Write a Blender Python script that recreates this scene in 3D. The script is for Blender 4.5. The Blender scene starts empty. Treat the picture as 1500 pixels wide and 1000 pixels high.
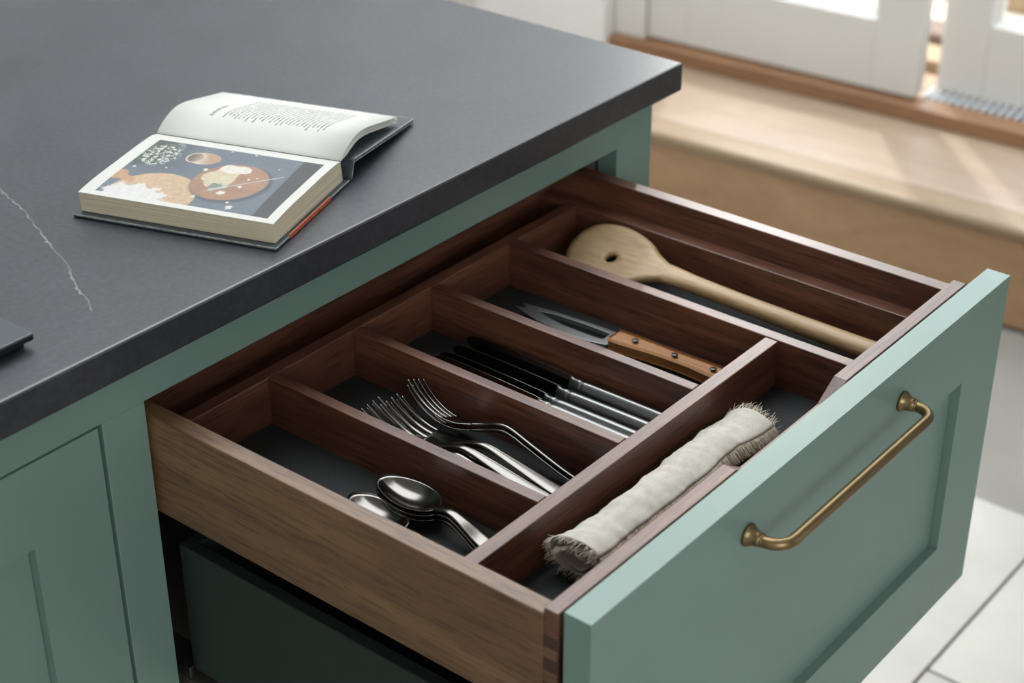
import bpy, bmesh, math, random
from mathutils import Vector, Matrix, noise
random.seed(7)
sc = bpy.context.scene
COL = sc.collection
R = math.radians

# ------------------------------------------------------------------ camera
CAM = Vector((-0.6989, -0.9248, 1.5353))
YAW, PITCH, ROLL = R(51.0646), R(29.8426), R(-0.06)
cam_data = bpy.data.cameras.new('camera')
cam = bpy.data.objects.new('camera', cam_data)
COL.objects.link(cam)
fw = Vector((math.sin(YAW) * math.cos(PITCH), math.cos(YAW) * math.cos(PITCH), -math.sin(PITCH)))
rt = Vector((math.cos(YAW), -math.sin(YAW), 0))
up = rt.cross(fw)
rt2 = rt * math.cos(ROLL) + up * math.sin(ROLL)
up2 = up * math.cos(ROLL) - rt * math.sin(ROLL)
M = Matrix((rt2, up2, -fw)).transposed().to_4x4()
M.translation = CAM
cam.matrix_world = M
cam_data.sensor_width = 36
cam_data.lens = 60.71
cam_data.clip_start = 0.05
cam_data.dof.use_dof = True
cam_data.dof.focus_distance = 1.39
cam_data.dof.aperture_fstop = 6.0
sc.camera = cam

# ------------------------------------------------------------------ world, lights, exposure
sc.view_settings.view_transform = 'Standard'
sc.view_settings.look = 'None'
sc.view_settings.gamma = 1
sc.view_settings.use_curve_mapping = False
sc.view_settings.exposure = 0.0
sc.cycles.caustics_reflective = False
sc.cycles.caustics_refractive = False
w = bpy.data.worlds.new('world')
sc.world = w
w.use_nodes = True
bg = w.node_tree.nodes['Background']
bg.inputs[0].default_value = (0.90, 0.96, 1.0, 1)
bg.inputs[1].default_value = 5.6

TH = R(3.3)                                  # the door wall stands 3.3 degrees off the island
B0 = Vector((1.98, 0.0868, 0))
RB = Matrix.Rotation(TH, 4, 'Z')
def bw(x, y, z):
    return B0 + RB @ Vector((x, y, z))

def area(name, loc, target, sx, sy, power, col):
    d = bpy.data.lights.new(name, 'AREA')
    d.shape = 'RECTANGLE'
    d.size, d.size_y, d.energy, d.color = sx, sy, power, col
    o = bpy.data.objects.new(name, d)
    COL.objects.link(o)
    o.location = loc
    o.rotation_euler = (Vector(target) - Vector(loc)).to_track_quat('-Z', 'Y').to_euler()
    return o
# unseen soft fill added behind the camera to light the front faces
area('front_fill', (-1.7, -3.5, 1.9), (-0.5, 0, 0.9), 1.6, 1.5, 54, (0.91, 0.97, 1.0))
# overhead fill light added below the closed ceiling to brighten back walls and worktop
area('overhead_fill', (0.95, 0.85, 2.76), (0.95, 0.85, 0), 2.2, 1.7, 70, (0.90, 0.96, 1.0))
# low lamp standing outside the garden doors
ld = bpy.data.lights.new('garden_lamp', 'POINT')
ld.energy = 100
ld.color = (1.0, 0.96, 0.91)
ld.shadow_soft_size = 0.035
lo = bpy.data.objects.new('garden_lamp', ld)
COL.objects.link(lo)
lo.location = bw(1.30, 1.15, 1.81)

# ------------------------------------------------------------------ helpers
def lin(c):
    c /= 255.0
    return c / 12.92 if c <= 0.04045 else ((c + 0.055) / 1.055) ** 2.4
def rgb(r, g, b):
    return (lin(r), lin(g), lin(b), 1)

class NT:
    def __init__(self, name):
        self.m = bpy.data.materials.new(name)
        self.m.use_nodes = True
        self.t = self.m.node_tree
        self.bsdf = self.t.nodes['Principled BSDF']
        self.out = self.t.nodes['Material Output']
    def n(self, typ, **kw):
        nd = self.t.nodes.new(typ)
        for k, v in kw.items():
            if k.startswith('i_'):
                key = k[2:]
                key = int(key) if key.isdigit() else key.replace('_', ' ')
                nd.inputs[key].default_value = v
            else:
                setattr(nd, k, v)
        return nd
    def l(self, a, ao, b, bi):
        self.t.links.new(a.outputs[ao], b.inputs[bi])
    def ramp(self, stops, interp='LINEAR'):
        r = self.t.nodes.new('ShaderNodeValToRGB')
        r.color_ramp.interpolation = interp
        el = r.color_ramp.elements
        while len(el) < len(stops):
            el.new(0.5)
        for e, (p, c) in zip(el, stops):
            e.position = p
            e.color = c
        return r
    def coords(self, scale=(1, 1, 1), rand=True, src='Object'):
        tc = self.n('ShaderNodeTexCoord')
        mp = self.n('ShaderNodeMapping')
        mp.inputs['Scale'].default_value = scale
        self.l(tc, src, mp, 'Vector')
        if rand:
            oi = self.n('ShaderNodeObjectInfo')
            mu = self.n('ShaderNodeMath', operation='MULTIPLY', i_1=37.0)
            self.l(oi, 'Random', mu, 0)
            self.l(mu, 0, mp, 'Location')
        return mp
    def bump(self, src, out, strength, dist):
        b = self.n('ShaderNodeBump')
        b.inputs['Strength'].default_value = strength
        b.inputs['Distance'].default_value = dist
        self.l(src, out, b, 'Height')
        self.l(b, 0, self.bsdf, 'Normal')
        return b
    def set(self, **kw):
        for k, v in kw.items():
            self.bsdf.inputs[k.replace('_', ' ')].default_value = v

def mat_plain(name, col, rough=0.5, metal=0.0, spec=0.5, var=0.0, vscale=8, bump=0.0):
    t = NT(name)
    t.set(Base_Color=col, Roughness=rough, Metallic=metal)
    t.bsdf.inputs['Specular IOR Level'].default_value = spec
    mp = t.coords((vscale,) * 3)
    nz = t.n('ShaderNodeTexNoise', i_Scale=1.0, i_Detail=5.0)
    t.l(mp, 0, nz, 'Vector')
    lo_ = tuple(c * (1 - var) for c in col[:3]) + (1,)
    hi_ = tuple(min(1, c * (1 + var)) for c in col[:3]) + (1,)
    rp = t.ramp([(0.3, lo_), (0.7, hi_)])
    t.l(nz, 0, rp, 0)
    t.l(rp, 0, t.bsdf, 'Base Color')
    if bump:
        t.bump(nz, 0, bump, 0.002)
    return t.m

def mat_wood(name, axis, dark, mid, light, rough=0.40, spec=0.75, ring=26.0, pores=1.0, bump=0.12):
    t = NT(name)
    lo_, hi_ = 1.6, ring
    s = [hi_, hi_, hi_]
    s['XYZ'.index(axis)] = lo_
    mp = t.coords(tuple(s))
    nz = t.n('ShaderNodeTexNoise', i_Scale=1.0, i_Detail=4.0, i_Distortion=0.7)
    t.l(mp, 0, nz, 'Vector')
    # growth bands
    mu = t.n('ShaderNodeMath', operation='MULTIPLY', i_1=4.0)
    t.l(nz, 0, mu, 0)
    fr = t.n('ShaderNodeMath', operation='PINGPONG', i_1=1.0)
    t.l(mu, 0, fr, 0)
    s2 = [620, 620, 620]
    s2['XYZ'.index(axis)] = 30
    mp2 = t.coords(tuple(s2))
    nz2 = t.n('ShaderNodeTexNoise', i_Scale=1.0, i_Detail=2.0)
    t.l(mp2, 0, nz2, 'Vector')
    mix = t.n('ShaderNodeMix', data_type='FLOAT')
    mix.inputs[0].default_value = 0.55
    t.l(fr, 0, mix, 2)
    t.l(nz2, 0, mix, 3)
    rp = t.ramp([(0.12, dark), (0.48, mid), (0.85, light)])
    t.l(mix, 0, rp, 0)
    # pores
    pr = t.ramp([(0.36, (0.45, 0.42, 0.42, 1)), (0.46, (1, 1, 1, 1))])
    t.l(nz2, 0, pr, 0)
    mm = t.n('ShaderNodeMix', data_type='RGBA', blend_type='MULTIPLY')
    mm.inputs[0].default_value = pores * 0.6
    t.l(rp, 0, mm, 6)
    t.l(pr, 0, mm, 7)
    t.l(mm, 2, t.bsdf, 'Base Color')
    t.set(Roughness=rough)
    t.bsdf.inputs['Specular IOR Level'].default_value = spec
    t.bump(nz2, 0, bump, 0.0006)
    return t.m

WD, WM, WL = rgb(66, 37, 27), rgb(104, 64, 47), rgb(132, 89, 68)
WAL = {a: mat_wood('walnut_' + a, a, WD, WM, WL) for a in 'XYZ'}
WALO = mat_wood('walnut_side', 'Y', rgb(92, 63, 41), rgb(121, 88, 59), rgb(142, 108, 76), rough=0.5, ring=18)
WEND = mat_plain('walnut_end_grain', rgb(70, 48, 36), 0.6, var=0.25, vscale=300)
OAK = mat_wood('oak_tread', 'Y', rgb(150, 127, 107), rgb(164, 142, 121), rgb(172, 151, 130), rough=0.45, ring=6, pores=0.25)
OAKR = mat_wood('oak_riser', 'Y', rgb(150, 112, 78), rgb(170, 132, 96), rgb(184, 148, 112), rough=0.5, ring=7, pores=0.3)
SILL = mat_wood('oak_sill', 'Y', rgb(124, 88, 60), rgb(148, 108, 76), rgb(162, 122, 88), rough=0.45, ring=12, pores=0.3)
BEECH = mat_wood('beech', 'Y', rgb(150, 120, 82), rgb(176, 146, 106), rgb(190, 162, 122), rough=0.5, ring=22, pores=0.25, bump=0.05)
BEECHD = mat_wood('oiled_beech', 'Y', rgb(134, 88, 46), rgb(160, 110, 62), rgb(178, 128, 76), rough=0.42, ring=30, pores=0.4)
GREEN = mat_plain('sage_green_paint', rgb(118, 142, 133), 0.36, var=0.03, vscale=5, bump=0.02)
CARC = mat_plain('carcass_grey', rgb(150, 140, 134), 0.6, var=0.05)
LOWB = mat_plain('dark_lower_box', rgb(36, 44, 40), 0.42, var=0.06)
BRASS = mat_plain('aged_brass', rgb(138, 117, 85), 0.36, metal=1.0, var=0.07, vscale=60)
STEEL = mat_plain('steel', rgb(108, 104, 100), 0.19, metal=1.0, var=0.02, vscale=40)
STEELB = mat_plain('brushed_steel', rgb(128, 128, 127), 0.40, metal=1.0, var=0.03, vscale=60)
WHITE = mat_plain('white_paint', rgb(214, 211, 206), 0.45, var=0.015)
WALLW = mat_plain('wall_paint', rgb(236, 235, 233), 0.8, var=0.015)
WALLG = mat_plain('low_bounce_grey_green', rgb(150, 156, 152), 0.8, var=0.02)  # unseen walls kept darker to cut light bounced onto the front faces
GALV = mat_plain('galvanised_runner', rgb(120, 116, 112), 0.35, metal=0.8, var=0.1)
SLATE = mat_plain('slab_grey', rgb(70, 76, 82), 0.35, var=0.04)
SLATEK = mat_plain('slab_black_edge', rgb(16, 17, 18), 0.45)

def mat_stone():
    t = NT('dark_stone')
    mp = t.coords((1, 1, 1), rand=False)
    n1 = t.n('ShaderNodeTexNoise', i_Scale=7.0, i_Detail=6.0, i_Roughness=0.6)
    n2 = t.n('ShaderNodeTexNoise', i_Scale=190.0, i_Detail=3.0)
    n3 = t.n('ShaderNodeTexVoronoi', i_Scale=130.0)
    for n_ in (n1, n2, n3):
        t.l(mp, 0, n_, 'Vector')
    r1 = t.ramp([(0.25, rgb(45, 47, 52)), (0.75, rgb(62, 65, 71))])
    t.l(n1, 0, r1, 0)
    r2 = t.ramp([(0.35, (0.78, 0.78, 0.80, 1)), (0.65, (1.18, 1.18, 1.18, 1))])
    t.l(n2, 0, r2, 0)
    mm = t.n('ShaderNodeMix', data_type='RGBA', blend_type='MULTIPLY')
    mm.inputs[0].default_value = 1
    t.l(r1, 0, mm, 6)
    t.l(r2, 0, mm, 7)
    # pale vein: a wandering line y = f(x) measured on the slab
    sep = t.n('ShaderNodeSeparateXYZ')
    t.l(mp, 0, sep, 0)
    def m(op, a, b=None):
        q = t.n('ShaderNodeMath', operation=op)
        for i, v in enumerate((a, b)):
            if v is None:
                continue
            if isinstance(v, (int, float)):
                q.inputs[i].default_value = v
            else:
                t.t.links.new(v, q.inputs[i])
        return q.outputs[0]
    nv = t.n('ShaderNodeTexNoise', i_Scale=30.0, i_Detail=9.0, i_Roughness=0.68)
    t.l(mp, 0, nv, 'Vector')
    wob = m('MULTIPLY', m('SUBTRACT', nv.outputs[0], 0.5), 0.020)
    # line through (-.004,.050) and (.0819,.2745) bending near the front
    X, Y = sep.outputs[0], sep.outputs[1]
    tt = m('SUBTRACT', Y, 0.17)
    curve = m('ADD', m('MULTIPLY', tt, 0.37), m('MULTIPLY', m('MULTIPLY', tt, tt), -0.55))
    d = m('ABSOLUTE', m('ADD', m('SUBTRACT', m('SUBTRACT', X, 0.0462), curve), wob))
    nb = t.n('ShaderNodeTexNoise', i_Scale=60.0, i_Detail=3.0)
    t.l(mp, 0, nb, 'Vector')
    wid = m('MULTIPLY', m('SUBTRACT', nb.outputs[0], 0.22), 0.0026)
    line = m('LESS_THAN', d, wid)
    fade = m('MULTIPLY', line, m('GREATER_THAN', Y, 0.035))
    amt = m('MULTIPLY', m('MULTIPLY', fade, nb.outputs[0]), 0.62)
    mv = t.n('ShaderNodeMix', data_type='RGBA')
    t.t.links.new(amt, mv.inputs[0])
    t.l(mm, 2, mv, 6)
    mv.inputs[7].default_value = rgb(176, 176, 176)
    t.l(mv, 2, t.bsdf, 'Base Color')
    t.set(Roughness=0.33)
    t.bsdf.inputs['Specular IOR Level'].default_value = 0.75
    t.bump(n2, 0, 0.05, 0.0006)
    return t.m
STONE = mat_stone()
RIBM = mat_plain('grille_rib_grey', rgb(214, 216, 220), 0.45, var=0.05)

def mat_liner():
    t = NT('black_mesh_liner')
    mp = t.coords((1, 1, 1), rand=False)
    a = t.n('ShaderNodeTexWave', bands_direction='X', i_Scale=190.0)
    b = t.n('ShaderNodeTexWave', bands_direction='Y', i_Scale=190.0)
    t.l(mp, 0, a, 'Vector')
    t.l(mp, 0, b, 'Vector')
    mx = t.n('ShaderNodeMath', operation='MULTIPLY')
    t.l(a, 'Fac', mx, 0)
    t.l(b, 'Fac', mx, 1)
    nz = t.n('ShaderNodeTexNoise', i_Scale=260.0, i_Detail=2.0)
    t.l(mp, 0, nz, 'Vector')
    m2 = t.n('ShaderNodeMath', operation='MULTIPLY')
    t.l(mx, 0, m2, 0)
    t.l(nz, 0, m2, 1)
    rp = t.ramp([(0.1, rgb(17, 18, 19)), (0.7, rgb(48, 49, 50))])
    t.l(m2, 0, rp, 0)
    t.l(rp, 0, t.bsdf, 'Base Color')
    t.set(Roughness=0.65)
    t.bump(mx, 0, 0.6, 0.0006)
    return t.m
LINER = mat_liner()

def mat_linen(name, col):
    t = NT(name)
    mp = t.coords((1, 1, 1), rand=False, src='UV')
    a = t.n('ShaderNodeTexWave', bands_direction='X', i_Scale=95.0, i_Distortion=1.5)
    b = t.n('ShaderNodeTexWave', bands_direction='Y', i_Scale=40.0, i_Distortion=1.5)
    t.l(mp, 0, a, 'Vector')
    t.l(mp, 0, b, 'Vector')
    mx = t.n('ShaderNodeMath', operation='ADD')
    t.l(a, 'Fac', mx, 0)
    t.l(b, 'Fac', mx, 1)
    nz = t.n('ShaderNodeTexNoise', i_Scale=18.0, i_Detail=6.0)
    t.l(mp, 0, nz, 'Vector')
    m2 = t.n('ShaderNodeMath', operation='MULTIPLY')
    t.l(mx, 0, m2, 0)
    t.l(nz, 0, m2, 1)
    rp = t.ramp([(0.2, tuple(c * 0.62 for c in col[:3]) + (1,)), (0.7, col)])
    t.l(m2, 0, rp, 0)
    t.l(rp, 0, t.bsdf, 'Base Color')
    t.set(Roughness=0.9)
    t.bump(mx, 0, 0.4, 0.0006)
    return t.m
LINEN = mat_linen('linen', rgb(218, 211, 199))
FRINGE = mat_plain('linen_thread', rgb(214, 204, 188), 0.9, var=0.12, vscale=200)

def mat_glass():
    t = NT('clear_glass')
    tr = t.n('ShaderNodeBsdfTransparent')
    gl = t.n('ShaderNodeBsdfGlossy')
    gl.inputs['Roughness'].default_value = 0.02
    mx = t.n('ShaderNodeMixShader')
    mx.inputs[0].default_value = 0.07
    t.l(tr, 0, mx, 1)
    t.l(gl, 0, mx, 2)
    t.l(mx, 0, t.out, 'Surface')
    return t.m
GLASS = mat_glass()

def finish(me, mat, smooth):
    me.materials.append(mat)
    if smooth:
        for p in me.polygons:
            p.use_smooth = True

def new_obj(name, me, parent=None, loc=(0, 0, 0), rot=None):
    o = bpy.data.objects.new(name, me)
    COL.objects.link(o)
    o.location = loc
    if rot:
        o.rotation_euler = rot
    if parent:
        o.parent = parent
    return o

def tag(o, label=None, cat=None, group=None, kind=None):
    if label: o['label'] = label
    if cat: o['category'] = cat
    if group: o['group'] = group
    if kind: o['kind'] = kind
    return o

def thing(name, loc, label, cat, group=None, rot=None):
    o = bpy.data.objects.new(name, None)
    o.empty_display_size = 0.02
    COL.objects.link(o)
    o.location = loc
    if rot is not None:
        o.rotation_euler = rot
    return tag(o, label, cat, group)

def box_mesh(name, sx, sy, sz, mat, bevel=0.0008, seg=2):
    bm = bmesh.new()
    bmesh.ops.create_cube(bm, size=1.0)
    bmesh.ops.scale(bm, vec=(sx, sy, sz), verts=bm.verts)
    bv = min(bevel, 0.45 * min(sx, sy, sz))
    if bv > 0:
        bmesh.ops.bevel(bm, geom=bm.edges[:], offset=bv, segments=seg, profile=0.5, affect='EDGES')
    me = bpy.data.meshes.new(name)
    bm.to_mesh(me)
    bm.free()
    finish(me, mat, False)
    return me

def off(parent):
    """world offset of an unrotated chain of parents"""
    v = Vector((0, 0, 0))
    while parent is not None:
        v += parent.location
        parent = parent.parent
    return v

def box(name, x0, x1, y0, y1, z0, z1, mat, parent=None, bevel=0.0008, local=False, frameb=False):
    me = box_mesh(name, x1 - x0, y1 - y0, z1 - z0, mat, bevel)
    c = Vector(((x0 + x1) / 2, (y0 + y1) / 2, (z0 + z1) / 2))
    if frameb:
        return new_obj(name, me, None, bw(*c), (0, 0, TH))
    return new_obj(name, me, parent, c if local else c - off(parent))

def lofted(name, rings, mat, closed_ends=True, smooth=True, ring_closed=True):
    """rings: list of equal-length lists of points"""
    n = len(rings[0])
    vs = [p for r_ in rings for p in r_]
    fs = []
    m = n if ring_closed else n - 1
    for i in range(len(rings) - 1):
        for j in range(m):
            a, b = i * n + j, i * n + (j + 1) % n
            fs.append((a, b, b + n, a + n))
    if closed_ends and ring_closed:
        fs.append(tuple(reversed(range(n))))
        fs.append(tuple(range((len(rings) - 1) * n, len(rings) * n)))
    me = bpy.data.meshes.new(name)
    me.from_pydata([tuple(v) for v in vs], [], fs)
    finish(me, mat, smooth)
    bm = bmesh.new()
    bm.from_mesh(me)
    bmesh.ops.recalc_face_normals(bm, faces=bm.faces)
    bm.to_mesh(me)
    bm.free()
    return me

def merge(name, meshes, mat, smooth=True):
    bm = bmesh.new()
    for me in meshes:
        bm.from_mesh(me)
    me = bpy.data.meshes.new(name)
    bm.to_mesh(me)
    bm.free()
    finish(me, mat, smooth)
    for p in me.polygons:
        p.material_index = 0
    return me

def catmull(pts, per=6):
    out = []
    P = [Vector(p) for p in pts]
    P = [P[0] * 2 - P[1]] + P + [P[-1] * 2 - P[-2]]
    for i in range(1, len(P) - 2):
        for k in range(per):
            t = k / per
            a, b, c, d = P[i - 1:i + 3]
            out.append(0.5 * ((2 * b) + (c - a) * t + (2 * a - 5 * b + 4 * c - d) * t * t + (3 * b - a - 3 * c + d) * t ** 3))
    out.append(P[-2])
    return out

def sweep(name, ctrl, mat, per=6, nseg=12, power=2.6, smooth=True):
    """ctrl: (x, y, z, half width, half thickness); the path stays near the y-z plane"""
    a = catmull([c[:3] for c in ctrl], per)
    b = catmull([(c[3], c[4], 0) for c in ctrl], per)
    rings = []
    for i, p in enumerate(a):
        t = (a[min(i + 1, len(a) - 1)] - a[max(i - 1, 0)]).normalized()
        side = Vector((1, 0, 0))
        side = (side - t * side.dot(t)).normalized()
        nrm = side.cross(t).normalized()
        wv, hv = max(b[i][0], 1e-5), max(b[i][1], 1e-5)
        ring = []
        for k in range(nseg):
            an = 2 * math.pi * k / nseg
            ca, sa = math.cos(an), math.sin(an)
            ring.append(p + side * (wv * math.copysign(abs(ca) ** (2 / power), ca)) + nrm * (hv * math.copysign(abs(sa) ** (2 / power), sa)))
        rings.append(ring)
    return lofted(name, rings, mat, True, smooth)

def tube(name, path, radii, mat, nseg=16):
    pts = [Vector(p) for p in path]
    rings = []
    ref = Vector((0, 0, 1))
    for i, p in enumerate(pts):
        t = (pts[min(i + 1, len(pts) - 1)] - pts[max(i - 1, 0)]).normalized()
        s = t.cross(ref)
        if s.length < 1e-4:
            s = t.cross(Vector((1, 0, 0)))
        s.normalize()
        u_ = s.cross(t)
        r_ = radii[i] if isinstance(radii, (list, tuple)) else radii
        rings.append([p + (s * math.cos(2 * math.pi * k / nseg) + u_ * math.sin(2 * math.pi * k / nseg)) * r_ for k in range(nseg)])
    return lofted(name, rings, mat)

def plate(name, outer, holes, thick, mat, to3=lambda x, y, z: (x, y, z), bevel=0.0):
    """flat outline with holes, given a thickness; to3 maps (a, b, depth) to space"""
    bm = bmesh.new()
    es = []
    for loop in [outer] + holes:
        vs = [bm.verts.new((p[0], p[1], 0)) for p in loop]
        es += [bm.edges.new((vs[i], vs[(i + 1) % len(vs)])) for i in range(len(vs))]
    bmesh.ops.triangle_fill(bm, use_beauty=True, use_dissolve=False, edges=es)
    r_ = bmesh.ops.extrude_face_region(bm, geom=bm.faces[:])
    for v in [g for g in r_['geom'] if isinstance(g, bmesh.types.BMVert)]:
        v.co.z += thick
    bmesh.ops.recalc_face_normals(bm, faces=bm.faces)
    if bevel:
        ed = [e for e in bm.edges if len(e.link_faces) == 2 and e.calc_face_angle() > 0.6]
        bmesh.ops.bevel(bm, geom=ed, offset=bevel, segments=2, profile=0.5, affect='EDGES')
    for v in bm.verts:
        v.co = Vector(to3(*v.co))
    bmesh.ops.recalc_face_normals(bm, faces=bm.faces)
    me = bpy.data.meshes.new(name)
    bm.to_mesh(me)
    bm.free()
    finish(me, mat, False)
    return me

# ------------------------------------------------------------------ room shell
ZS = 0.20                                     # step height
floor = box('floor', -3.2, 3.2, -3.6, 3.4, -0.06, -0.009, mat_plain('grout', rgb(150, 146, 139), 0.85, var=0.05), bevel=0)
tag(floor, kind='structure')
def mat_tile():
    t = NT('limestone_tile')
    mp = t.coords((1, 1, 1))
    n1 = t.n('ShaderNodeTexNoise', i_Scale=3.2, i_Detail=7.0, i_Roughness=0.62)
    t.l(mp, 0, n1, 'Vector')
    rp = t.ramp([(0.28, rgb(168, 164, 156)), (0.5, rgb(182, 178, 170)), (0.75, rgb(192, 189, 178))])
    t.l(n1, 0, rp, 0)
    t.l(rp, 0, t.bsdf, 'Base Color')
    t.set(Roughness=0.42)
    return t.m
TILE = mat_tile()
TW, TD, G = 0.90, 0.60, 0.004
tile_me = box_mesh('floor_tile', TW - G, TD - G, 0.012, TILE, 0.0015)
for j in range(-4, 5):
    yc = -0.231 + TD * (j + 0.5)
    shift = 1.4595 if j % 2 == 0 else 1.0448
    for i in range(-4, 3):
        xc = shift + TW * (i + 0.5)
        if -2.9 < xc < 2.0 and -2.8 < yc < 2.6 and not (xc > 1.55 and yc > 1.9):
            if xc + TW / 2 > 1.95 + 0.3:
                continue
            t_ = new_obj('floor_tile', tile_me, floor, Vector((xc, yc, -0.0065)) - off(floor))

# raised timber step in front of the garden doors
step = thing('timber_step', B0, 'raised pale oak step with rounded nosing running below the white garden doors', 'step', rot=(0, 0, TH))
def lbox(name, x0, x1, y0, y1, z0, z1, mat, parent, bevel=0.0008):
    return box(name, x0, x1, y0, y1, z0, z1, mat, parent, bevel, local=True)
lbox('riser', 0.010, 0.040, -2.2, 2.4, 0.0, ZS - 0.026, OAKR, step, 0.001)
# tread with rounded nosing profile
prof = []
rn = 0.0125
for k in range(9):
    an = math.pi / 2 + math.pi * k / 8
    prof.append((rn + math.cos(an) * rn, ZS - 0.0125 + math.sin(an) * 0.0125))
rings = []
for yv in (-2.2, 2.4):
    rings.append([Vector((0.06, yv, ZS - 0.001))] + [Vector((px_ - 0.004, yv, pz)) for px_, pz in prof] + [Vector((0.06, yv, ZS - 0.025))])
NOSE = mat_wood('oak_nosing', 'Y', rgb(132, 108, 80), rgb(150, 126, 96), rgb(164, 140, 110), rough=0.5, ring=9, pores=0.3)
new_obj('nosing', lofted('nosing', rings, NOSE, True, False), step)
# tread planks laid parallel to the nosing
KN = OAK
edges_ = [0.0605, 0.165, 0.30, 0.42]
for a_, b_ in zip(edges_[:-1], edges_[1:]):
    lbox('tread_plank', a_, b_ - 0.0008, -2.2, 2.4, ZS - 0.025, ZS, OAK, step, 0.0006)

# oak sill under the doors
sill = thing('door_sill', bw(0.335, 0, 0.201), 'narrow brown oak sill along the bottom of the white garden doors', 'sill', rot=(0, 0, TH))
sb = box('sill_board', 0.0, 0.060, -2.2, 1.082, 0.0, 0.030, SILL, sill, 0.0018, local=True)
box('sill_back', 0.060, 0.20, -2.2, 1.082, -0.02, 0.026, SILL, sill, 0.001, local=True)

# ribbed metal grille before the second door
gr = thing('floor_grille', bw(0.42, 0.1, 0.228), 'ribbed grey metal grille set in the sill before the farther door', 'grille', rot=(0, 0, TH))
box('grille_tray', -0.030, 0.032, -0.9, 0.272, 0.0, 0.002, SLATE, gr, 0.0004, local=True)
rib = box_mesh('rib', 0.060, 0.0075, 0.007, RIBM, 0.0008, 1)
k = 0
yv = 0.266
while yv > -0.55:
    new_obj('rib', rib, gr, (0.0, yv, 0.0058))
    yv -= 0.0175
    k += 1

# garden doors
def door(name, y0, y1, xf, zb, ztop, st_l, st_r, rail_b, rail_t, label):
    """framed glass door; y0 < y1 along the wall, front face at xf (wall frame)"""
    th = 0.044
    d = thing(name, bw(xf, (y0 + y1) / 2, zb), None, None, rot=(0, 0, TH))
    tag(d, label, kind='structure')
    hw = (y1 - y0) / 2
    h = ztop - zb
    box('door_stile', 0, th, -hw, -hw + st_r, 0, h, WHITE, d, 0.002, local=True)
    box('door_stile', 0, th, hw - st_l, hw, 0, h, WHITE, d, 0.002, local=True)
    box('bottom_rail', 0.0005, th - 0.0005, -hw + st_r, hw - st_l, 0, rail_b, WHITE, d, 0.001, local=True)
    box('top_rail', 0.0005, th - 0.0005, -hw + st_r, hw - st_l, h - rail_t, h, WHITE, d, 0.001, local=True)
    # bevelled glazing beads
    y_a, y_b, z_a, z_b = -hw + st_r, hw - st_l, rail_b, h - rail_t
    bd = 0.014
    for (p0, p1, q0, q1) in (((y_a, z_a), (y_b, z_a), (y_a + bd, z_a + bd), (y_b - bd, z_a + bd)),
                             ((y_a, z_b), (y_b, z_b), (y_a + bd, z_b - bd), (y_b - bd, z_b - bd)),
                             ((y_a, z_a), (y_a, z_b), (y_a + bd, z_a + bd), (y_a + bd, z_b - bd)),
                             ((y_b, z_a), (y_b, z_b), (y_b - bd, z_a + bd), (y_b - bd, z_b - bd))):
        r0 = [Vector((0.004, p0[0], p0[1])), Vector((0.018, q0[0], q0[1])), Vector((0.030, q0[0], q0[1])), Vector((0.030, p0[0], p0[1]))]
        r1 = [Vector((0.004, p1[0], p1[1])), Vector((0.018, q1[0], q1[1])), Vector((0.030, q1[0], q1[1])), Vector((0.030, p1[0], p1[1]))]
        new_obj('glazing_bead', lofted('glazing_bead', [r0, r1], WHITE, True, False), d)
    box('glass_pane', 0.021, 0.025, y_a + 0.002, y_b - 0.002, z_a + 0.002, z_b - 0.002, GLASS, d, 0, local=True)
    return d
ZB = 0.2375
door('door_1', 0.377, 1.000, 0.367, ZB, 2.72, 0.094, 0.096, 0.144, 0.10, 'nearer white framed glass door with a deep bottom rail')
door('door_2', -0.262, 0.364, 0.442, ZB, 2.72, 0.098, 0.098, 0.150, 0.10, 'farther white framed glass door standing behind the ribbed grille')
tag(box('trim_1', 0.355, 0.50, 1.0025, 1.080, 0.2315, 2.72, WHITE, bevel=0.004, frameb=True), kind='structure')
tag(box('trim_2', 0.355, 0.50, -2.2, 1.080, 2.7225, 2.78, WHITE, bevel=0.004, frameb=True), kind='structure')
# wall around the doors
tag(box('wall_right', 0.315, 0.50, 1.0825, 3.3, 0.201, 2.80, WALLW, bevel=0.003, frameb=True), kind='structure')
tag(box('wall_over_doors', 0.33, 0.50, -3.4, 1.08, 2.7815, 2.80, WALLW, bevel=0.003, frameb=True), kind='structure')
tag(box('wall_right_near', 0.33, 0.50, -3.4, -0.268, 0.2315, 2.78, WALLG, bevel=0.003, frameb=True), kind='structure')  # solid out of view, put here to keep sky light off the drawer front
tag(box('trim_3', 0.300, 0.3145, 1.43, 2.4, 0.2015, 0.36, WHITE, bevel=0.004, frameb=True), kind='structure')
tag(box('wall_back', -2.3, 2.6, 3.1, 3.2, 0, 2.80, WALLW, bevel=0), kind='structure')
tag(box('wall_left', -2.3, -2.2, -3.6, 3.1, 0, 2.80, WALLW, bevel=0), kind='structure')
CEIL = WALLW
tag(box('wall_front', -2.3, 2.6, -3.8, -3.7, 0, 2.80, WALLG, bevel=0), kind='structure')
tag(box('ceiling', -2.4, 2.7, -3.8, 3.3, 2.80, 2.88, CEIL, bevel=0), kind='structure')

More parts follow.
